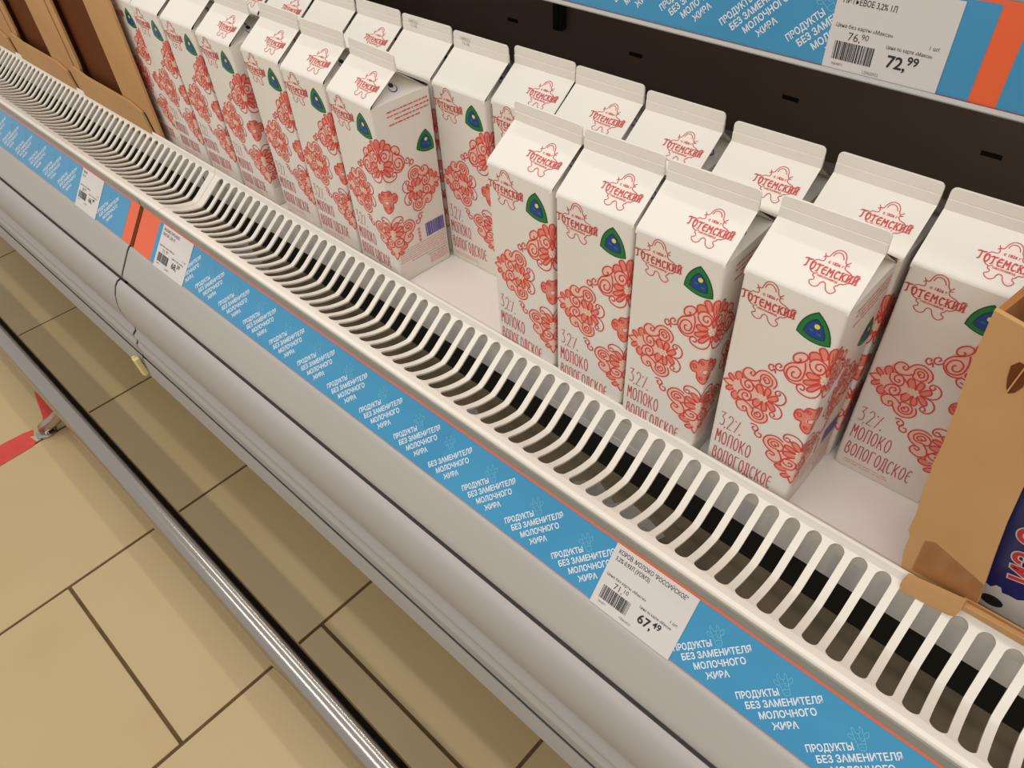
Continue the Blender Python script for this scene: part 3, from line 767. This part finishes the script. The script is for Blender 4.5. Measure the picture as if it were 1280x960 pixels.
def label_strip(x0, x1, blocks, orange, mapfn, label, grp, L=None):
    L = L or SLEN
    t = thing('label_strip', mapfn((x0+x1)/2, L/2, 0), label, 'label strip', grp)
    org = V3(t.location)
    def loc(fn): return lambda a, b, off: tuple(V3(fn(a, b, off)) - org)
    def sheet(name, xa, xb, ta, tb, o0, o1, m):
        mb = MB(); f = loc(mapfn); n = max(2, int((xb-xa)/40))
        vs = []; 
        for i in range(n+1):
            x = xa + (xb-xa)*i/n
            for (tt, oo) in ((ta, o0), (tb, o0), (tb, o1), (ta, o1)): vs.append(f(x, tt, oo))
        fs = [(4*i+j, 4*i+(j+1) % 4, 4*i+4+(j+1) % 4, 4*i+4+j) for i in range(n) for j in range(4)] + [(0, 3, 2, 1), (4*n, 4*n+1, 4*n+2, 4*n+3)]
        mb.add(vs, fs, m); return mb.build(name, t)
    sheet('orange_backing', x0, x1, -2.1, L - 1.0, 0.0002, 0.0005, 'strip_orange')
    segs = []; cur = x0
    for (oa, ob) in sorted(orange):
        if oa > cur: segs.append((cur, oa))
        cur = max(cur, ob)
    if cur < x1: segs.append((cur, x1))
    for sa, sb in segs: sheet('blue_sheet', sa, sb, 0.4, L - 1.4, 0.0005, 0.0007, 'strip_blue')
    for bx, clip in blocks:
        s = slogan(bx, clip=clip); 
        ob = s.to_mb(loc(mapfn), base=0.00075, step=0.00005).build('slogan_print', t)
    return t
grp = 'blue and orange slogan strips in the price rail'
label_strip(-700, -108.1, [(-541.6 - 53.4*1, False)] + [(-541.6 + 53.45*k, False) for k in range(0, 8)], [(-700, -654)], on_strip,
            'blue strip with white slogans in the lower rail, from the orange seam to mid photo', grp)
label_strip(-108, 620, [(-125.5, True)] + [(-72.5 + 53.4*k, False) for k in range(3)] + [(101.0, False), (154.3, False), (207.7, False), (261.2, False), (314.6, False)], [], on_strip,
            'blue strip with white slogans in the lower rail, passing under the 67,49 tag', grp)
label_strip(-2040, -709.5, [(-1160.2 + 54.0*k, False) for k in range(-8, 5)] + [(-812, False), (-865, False)], [(-734, -709.5)], on_strip,
            'blue strip with white slogans in the far left rail, ending orange at the seam', grp)

# orange turn-up at the seam
m = MB(); m.prism([V3(on_strip(-709, -1, 0.0006)), V3(on_strip(-700.5, 1, 0.0006)), V3(on_strip(-700.5, 54, 0.0006)), V3(on_strip(-709, 54, 0.0006))], SN*0.0004, 'cardboard_shaded')
o = m.build('rail_joint'); tag(o, 'narrow dark brown gap between the two orange strip ends at the seam', 'rail joint')

# ------------------------------------------------------------ price tags
def barcode(ink, x, t, w, h, seed, m='ink_black'):
    rnd = random.Random(seed); a = x
    while a < x + w:
        b = rnd.choice((0.3, 0.5, 0.9)); ink.poly([(a, t), (a+b, t), (a+b, t+h), (a, t+h)], m, 1); a += b + rnd.choice((0.3, 0.45, 0.7))
def price_tag(x, w, h, mapfn, old, new, title, label, seed, t0=0.2, kop=None, bend=0.0):
    t = thing('price_tag', mapfn(x + w/2, t0 + h/2, 0.001), label, 'price tag', 'paper price tags')
    org = V3(t.location); f0 = lambda a, b, off: tuple(V3(mapfn(x + a, t0 + b, off + 0.0012)) - org)
    mb = MB(); c = [(0, 0), (w, 0), (w, h), (0, h)]
    mb.add([f0(a, b, -0.00025) for a, b in c] + [f0(a, b, 0) for a, b in c], [(0, 3, 2, 1), (4, 5, 6, 7), (0, 1, 5, 4), (1, 2, 6, 5), (2, 3, 7, 6), (3, 0, 4, 7)], 'tag_paper')
    mb.build('paper', t)
    k = w/75.0; o = Ink()
    def tx(s, a, b, size, bold=0.0, xs=1.0, m='ink_black'):
        vs, fs = text2d(s, size*k, bold, 'LEFT', xs); o.sh.append(([(a*k + p[0], b*k - p[1]) for p in vs], fs, m, 1))
    for i, l in enumerate(title): tx(l, 4.0, 7.0 + 6.0*i, 5.0, 0.008, 0.76)
    tx('Цена без карты «Макси»', 3, 27.5, 3.3, 0, 0.95)
    a_, b_ = old.split(','); tx(a_ + ',', 12.5, 34.6, 7.2, -0.006); tx(b_, 21.2, 32.6, 5.0, -0.006)
    barcode(o, 5.2*k, 36*k, 26*k, 11.5*k, seed)
    tx('1 шт.', 63, 29.5, 3.2)
    tx('Цена по карте «Макси»', 38.0, 34.3, 3.1, 0, 0.82)
    a_, b_ = new.split(','); tx(a_ + ',', 40.5, 45.0, 10.5, 0.02); tx(b_, 53.0, 41.0, 7.2, 0.02)
    tx('1064871', 5.5, 51.2, 2.4, m='ink_grey'); tx('12062022', 27, 52.4, 2.8, m='ink_grey')
    o.to_mb(f0, base=0.00008).build('printed_text', t)
    return t
price_tag(79.3, 75, 55.5, on_strip, '71,10', '67,49', ['КОРОВ. МОЛОКО "РОССИЙСКОЕ"', '3,2% 0,93Л (УОМЗ)'], 'white paper price tag reading 67,49 in the blue lower strip', 11)
price_tag(-643.5, 74, 56, on_strip, '71,90', '68,39', ['МОЛОКО ПИТЬЕВОЕ', 'ПАСТЕР. 2,5% 1Л'], 'white paper price tag right of the orange seam block in the lower rail', 12)
price_tag(-879, 66, 56, on_strip, '69,90', '66,49', ['КЕФИР', '1% 1Л'], 'white paper price tag at the far left, left of the orange seam block', 13)

# ------------------------------------------------------------ upper shelf
us = thing('upper_shelf', (-0.6, 0.33, UZ0 + 0.006), 'dark upper shelf above the milk, with a blue slogan strip on its front edge', 'shelf')
def usp(name, mb, bevel=0):
    mb.v = [tuple(V3(p) - V3(us.location)) for p in mb.v]; return mb.build(name, us, bevel=bevel)
m = MB(); m.box((-1.9, UY + 0.004, UZ0 + 0.006), (0.75, 0.515, UZ0 + 0.020), 'back_panel'); usp('shelf_board', m)
m = MB(); m.extrude_x([(UY + 0.0005, UZ0 + 0.070), (UY + 0.0005, UZ0 + 0.0005), (UY - 0.0022, UZ0 - 0.0005), (UY - 0.0022, UZ0 - 0.0015), (UY + 0.004, UZ0 - 0.0015), (UY + 0.004, UZ0 + 0.070)], -1.9, 0.75, 'rail_lip', True); usp('shelf_rail', m)
m = MB(); m.box((-1.9, UY - 0.0026, UZ0 - 0.0006), (0.75, UY - 0.0020, UZ0 + 0.0022), 'clear_film'); usp('clear_edge', m)
UX = lambda xmm: (0.26191 + (xmm/1000 - 0.26191)*UK)*1000
label_strip(-1900, 750, [(UX(39.6) + 52.6*k, False) for k in range(-14, 1)] + [(UX(187), False), (UX(236), False)], [(UX(156.6), UX(172.1))], on_upper,
            'blue strip with white slogans along the edge of the upper shelf', 'slogan strip on the upper shelf', L=SLEN + 2)
price_tag(UX(66.2), UX(138.3) - UX(66.2), 54.5, on_upper, '76,90', '72,99', ['МОЛОКО', 'ПИТЬЕВОЕ 3,2% 1Л'], 'white paper price tag reading 72,99 on the upper shelf strip', 14, t0=2.0)

# ------------------------------------------------------------ cart bumper pipe and foot
def tube(mb, path, r, m, seg=20, close_ends=True):
    rings = []; n = len(path); up = V3((0, 0, 1))
    for i, p in enumerate(path):
        d = (V3(path[min(n-1, i+1)]) - V3(path[max(0, i-1)])).normalized()
        a = d.cross(up); a = a if a.length > 1e-3 else V3((1, 0, 0)); a.normalize(); b = d.cross(a)
        rr = r[i] if isinstance(r, list) else r
        rings.append([tuple(V3(p) + (a*math.cos(2*math.pi*k/seg) + b*math.sin(2*math.pi*k/seg))*rr) for k in range(seg)])
    vs = [q for rg in rings for q in rg]
    fs = [(i*seg+k, i*seg+(k+1) % seg, (i+1)*seg+(k+1) % seg, (i+1)*seg+k) for i in range(n-1) for k in range(seg)]
    if close_ends: fs += [tuple(range(seg))[::-1], tuple(range((n-1)*seg, n*seg))]
    mb.add(vs, fs, m)
pr = thing('bumper_rail', (-0.96, -0.2905, FZ), 'polished steel pipe guard rail running low along the floor beside the case', 'rail')
m = MB(); tube(m, [(-1.3, 0.004, 0.080), (0.0, 0.0, 0.080), (1.5, -0.0095, 0.080)], 0.0193, 'chrome', 40)
o = m.build('pipe', pr); smooth_angle(o, 50)
m = MB(); pth = [(0.040, 0.004, 0.064), (0.030, -0.008, 0.046), (0.018, -0.022, 0.030), (0.008, -0.034, 0.020), (0.001, -0.041, 0.013), (-0.001, -0.042, 0.004)]
tube(m, pth, 0.0105, 'chrome', 18); o = m.build('bent_foot', pr); smooth_angle(o, 60)
m = MB(); tube(m, [(-0.001, -0.042, 0.0005), (-0.001, -0.042, 0.0035), (-0.001, -0.042, 0.0045)], [0.017, 0.017, 0.0145], 'chrome', 24); o = m.build('floor_flange', pr); smooth_angle(o, 40)

# red floor tape
def flat_poly(name, pts, z, th, m, label, cat):
    mb = MB(); mb.prism([V3((x, y, z)) for x, y in pts], (0, 0, th), m); o = mb.build(name); tag(o, label, cat); return o
pts = [(-0.986, -0.347), (-0.9700, -0.352), (-0.976, -0.358), (-0.951, -0.354), (-0.946, -0.364), (-0.944, -0.45), (-0.940, -0.62), (-0.990, -0.62), (-0.992, -0.47), (-0.993, -0.395), (-0.990, -0.36)]
flat_poly('floor_tape', pts, FZ + 0.0004, 0.0004, 'red_tape', 'torn strip of red adhesive tape on the floor tiles by the pipe foot', 'tape')
flat_poly('floor_tape', [(-1.085, -0.305), (-1.020, -0.300), (-0.985, -0.3105), (-0.980, -0.331), (-1.005, -0.322), (-1.050, -0.313)], FZ + 0.0004, 0.0004, 'red_tape', 'thin smeared scrap of red tape half hidden beside the pipe', 'tape')

# ------------------------------------------------------------ cardboard display boxes at the left
def open_box(x0, x1, h, depth, lf, rf, lip, label, y0=-0.006, fl=0.0, top=True):
    cx = (x0+x1)/2; T = 0.004
    t = thing('cardboard_box', (cx, y0 + depth/2, 0.0003), label, 'box', 'open-fronted cardboard boxes at the left')
    a, b = x0 - cx, x1 - cx; f = -depth/2; k = depth/2
    def P(name, mb, bev=0.0006): return mb.build(name, t, bevel=bev)
    m = MB(); m.box((a + fl, f + T, 0), (b - fl, k, T), 'cardboard_shaded'); P('bottom', m)
    m = MB(); m.box((a, f + T, T), (a + T, k, h), 'cardboard_shaded'); P('side_wall', m)
    m = MB(); m.box((b - T - fl, f + T, T), (b - fl, k, h), 'cardboard_shaded'); P('side_wall', m)
    m = MB(); m.box((a + T, k - T, T), (b - T - fl, k, h), 'cardboard_shaded'); P('back_wall', m)
    if top: m = MB(); m.box((a, f, h), (b - fl, k, h + T), 'cardboard'); P('shading_lid', m)  # unseen lid, added to keep the box interior dark
    m = MB(); m.prism([(a, f, 0.030), (a + lf*0.55, f, 0.030), (a + lf, f, lip + 0.012), (a + lf, f, h), (a, f, h)], (0, T, 0), 'cardboard'); P('left_flange', m)
    m = MB(); m.prism([(b - rf, f, lip - 0.006), (b - 0.010, f, 0.012), (b, f, 0.0), (b, f, h), (b - rf, f, h)], (0, T, 0), 'cardboard'); P('right_flange', m)
    m = MB(); m.prism([(a + 0.002, f - 0.0045, 0), (b - 0.016, f - 0.0045, 0), (b - 0.030, f - 0.0045, lip - 0.008), (b - 0.060, f - 0.0045, lip - 0.001), (a + lf + 0.02, f - 0.0045, lip), (a + 0.003, f - 0.0045, lip + 0.006)], (0, T, 0), 'cardboard'); P('front_lip', m)
    m = MB(); m.prism([(b - 0.0155, f - 0.0008, 0.0), (b - 0.013, f - 0.0008, 0.0), (b - 0.026, f - 0.0008, lip - 0.010), (b - 0.029, f - 0.0008, lip - 0.009)], (0, 0.0006, 0), 'seam_black'); P('fold_slit', m, 0)
    m = MB(); m.box((a + T + 0.001, f + 0.05, T + 0.0005), (b - T - fl - 0.001, k - T - 0.002, h*0.78), 'cardboard_shaded'); 
    m = MB(); m.box((a + T + 0.001, f + 0.012, T + 0.0005), (b - T - fl - 0.001, f + 0.014, h - 0.002), 'cardboard_shaded'); P('shade_sheet', m)  # dark sheet across the opening, painting in the shade of the empty box
    return t
open_box(-1.046, -0.802, 0.24, 0.24, 0.022, 0.088, 0.054, 'brown cardboard display box touching the milk cartons at the far left', fl=0.039)
open_box(-1.296, -1.052, 0.24, 0.24, 0.024, 0.088, 0.052, 'brown cardboard display box, second from the milk, at the left photo edge')
open_box(-1.546, -1.302, 0.24, 0.24, 0.024, 0.088, 0.050, 'brown cardboard display box, mostly outside the photo at the far left corner')

# ------------------------------------------------------------ torn cardboard box at the right with a carton pack inside
bx = thing('torn_cardboard_box', (0.36, 0.06, 0.0), 'torn brown cardboard box with a taped corner at the right photo edge', 'box')
def bp(name, mb, bevel=0.0006):
    mb.v = [tuple(V3(p) - V3(bx.location)) for p in mb.v]; return mb.build(name, bx, bevel=bevel)
FY = -0.006
edge = [(0.2527, 0.0006), (0.2522, 0.0114), (0.2475, 0.034), (0.2462, 0.050), (0.2438, 0.056), (0.2432, 0.072), (0.2418, 0.0843), (0.2398, 0.098), (0.2392, 0.112), (0.2380, 0.120), (0.2374, 0.140), (0.2358, 0.1545), (0.2350, 0.168), (0.2335, 0.175), (0.2315, 0.1966), (0.2303, 0.215), (0.2293, 0.2357)]
right = [(0.2445, 0.2327), (0.2490, 0.2310), (0.2575, 0.2250), (0.2680, 0.205), (0.2829, 0.1366), (0.2868, 0.102), (0.2919, 0.0691), (0.2989, 0.0285), (0.3020, 0.0006)]
hole = None
m = MB()
ol = [(x, FY, z) for x, z in edge + right]
# corner panel as one solid outline; the handle hole is a dark patch on it
m.prism(ol, (0, 0.0035, 0), 'cardboard'); bp('corner_panel', m, 0)
# torn handle: flat dark patch painted for the shaded hole, with ragged pale rim
m = MB(); hp = [(0.2480, 0.2085), (0.2505, 0.2125), (0.2545, 0.2120), (0.2570, 0.2060), (0.2575, 0.1990), (0.2555, 0.1935), (0.2530, 0.1915), (0.2510, 0.1950), (0.2492, 0.2010)]
m.prism([(x, FY - 0.0006, z) for x, z in hp], (0, 0.0005, 0), 'cardboard_shaded'); bp('handle_tear', m, 0)
m = MB(); m.prism([(0.2535, FY - 0.0012, 0.2120), (0.2543, FY - 0.0012, 0.2118), (0.2528, FY - 0.0012, 0.1925), (0.2520, FY - 0.0012, 0.1930)], (0, 0.0005, 0), 'cardboard'); bp('torn_shred', m, 0)
# side wall going back from the left edge, inner face seen over the top
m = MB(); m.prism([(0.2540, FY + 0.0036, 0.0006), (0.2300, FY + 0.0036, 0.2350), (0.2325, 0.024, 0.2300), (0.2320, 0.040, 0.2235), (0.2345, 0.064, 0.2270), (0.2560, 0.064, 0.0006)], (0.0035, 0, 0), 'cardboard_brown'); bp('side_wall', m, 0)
m = MB(); m.box((0.256, FY + 0.004, 0.0006), (0.50, 0.064, 0.004), 'cardboard_shaded'); bp('bottom', m)
m = MB(); m.box((0.262, 0.0635, 0.004), (0.50, 0.0675, 0.21), 'cardboard_shaded'); bp('back_wall', m)
m = MB(); m.prism([(0.2915, FY - 0.0078, 0.0195), (0.2915, FY - 0.0078, 0.0245), (0.302, FY - 0.0078, 0.0255), (0.3269, FY - 0.0078, 0.0262), (0.50, FY - 0.0078, 0.0262), (0.50, FY - 0.0078, 0.0195)], (0, 0.0075, 0), 'cardboard'); bp('front_lip', m)
m = MB(); m.box((0.294, FY - 0.0042, 0.0258), (0.50, FY - 0.0030, 0.0268), 'cardboard_brown'); bp('lip_crease', m, 0)
m = MB(); m.prism([(0.2570, FY - 0.0080, 0.0212), (0.2925, FY - 0.0080, 0.0282), (0.2935, FY - 0.0095, 0.0215), (0.2925, FY - 0.0110, 0.0135), (0.2885, FY - 0.0110, 0.0115), (0.2575, FY - 0.0110, 0.0075), (0.2560, FY - 0.0095, 0.0130)], (0, 0.0035, 0), 'cardboard'); bp('folded_flap', m, 0)
m = MB(); m.prism([(0.2575, FY - 0.0006, 0.0215), (0.2555, FY - 0.0006, 0.0540), (0.2610, FY - 0.0006, 0.0575), (0.2960, FY - 0.0006, 0.0440), (0.2985, FY - 0.0006, 0.0260), (0.2925, FY - 0.0006, 0.0215)], (0, 0.0005, 0), 'packing_tape'); bp('tape_patch', m, 0)

def pack(x, y, w, d, h, label):
    t = thing('drink_pack', (x + w/2, y + d/2, 0.0045), label, 'package')
    m = MB(); m.box((-w/2, -d/2, 0), (w/2, d/2, h), 'pack_navy'); m.build('body', t, bevel=0.003)
    f = lambda a, b, off: (-w/2 + a/1000, -d/2 - off, b/1000)
    o = Ink()
    # white cream swirl along the bottom and top
    o.poly(smooth_pts([(0.5, 1), (0.5, 30), (22, 27), (30, 24), (33, 23), (35, 27), (38, 27), (40, 23), (44, 24), (49, 24), (52, 27), (64, 30), (w*1000 - 0.5, 34), (w*1000 - 0.5, 1)], 1), 'pack_white', 1)
    o.disc(38, 11, 7, 'ink_black', 2, 16, 5)
    o.poly([(0.5, 196), (w*1000-0.5, 206), (w*1000-0.5, h*1000-3), (0.5, h*1000-3)], 'pack_purple', 1)
    o.poly(smooth_pts([(0.5, 118), (12, 132), (26, 139), (48, 141), (w*1000-0.5, 138), (w*1000-0.5, 190), (0.5, 190)], 1), 'pack_white', 1)
    put_text(o, 'ИЗ О', 53, 42, 21, 'pack_white', 2, R(104), 0.07); put_text(o, 'ИЗ О', 53, 42, 21, 'pack_red', 3, R(104), 0.03)
    o.to_mb(f).build('printed_front', t)
    return t
pack(0.268, 0.010, 0.078, 0.050, 0.222, 'navy blue drink carton with white swirl and red letters inside the torn cardboard box')

# ------------------------------------------------------------ scraps under the grille
def film(x, y, z, w, d, seed, label, m='clear_film'):
    rnd = random.Random(seed); mb = MB(); n = 6; vs = []
    for i in range(n):
        for j in range(n):
            vs.append(((i/(n-1)-0.5)*w + rnd.uniform(-1, 1)*w*0.07, (j/(n-1)-0.5)*d + rnd.uniform(-1, 1)*d*0.07, 0.001 + abs(rnd.gauss(0, 1))*0.011))
    fs = [(i*n+j, (i+1)*n+j, (i+1)*n+j+1, i*n+j+1) for i in range(n-1) for j in range(n-1)]
    mb.add(vs, fs, m); o = mb.build('plastic_scrap'); o.location = (x, y, z); tag(o, label, 'scrap'); return o
film(-0.150, -0.060, -0.1045, 0.09, 0.05, 3, 'crumpled clear plastic scrap under the grille slats near mid photo')
film(0.030, -0.050, -0.1045, 0.10, 0.05, 5, 'folded clear plastic scrap under the grille, left of the white price tag')
film(-0.615, -0.045, -0.1045, 0.09, 0.06, 8, 'crumpled clear plastic scrap under the grille beside the blank joint')
m = MB(); m.box((-0.06, -0.0004, -0.005), (0.06, 0, 0.005), 'deck_board'); o = m.build('paper_sticker', bevel=0.0002); o.location = (-0.022, -0.0063, -0.0335); tag(o, 'pale paper strip stuck low behind the grille slats under the forward cartons', 'sticker')
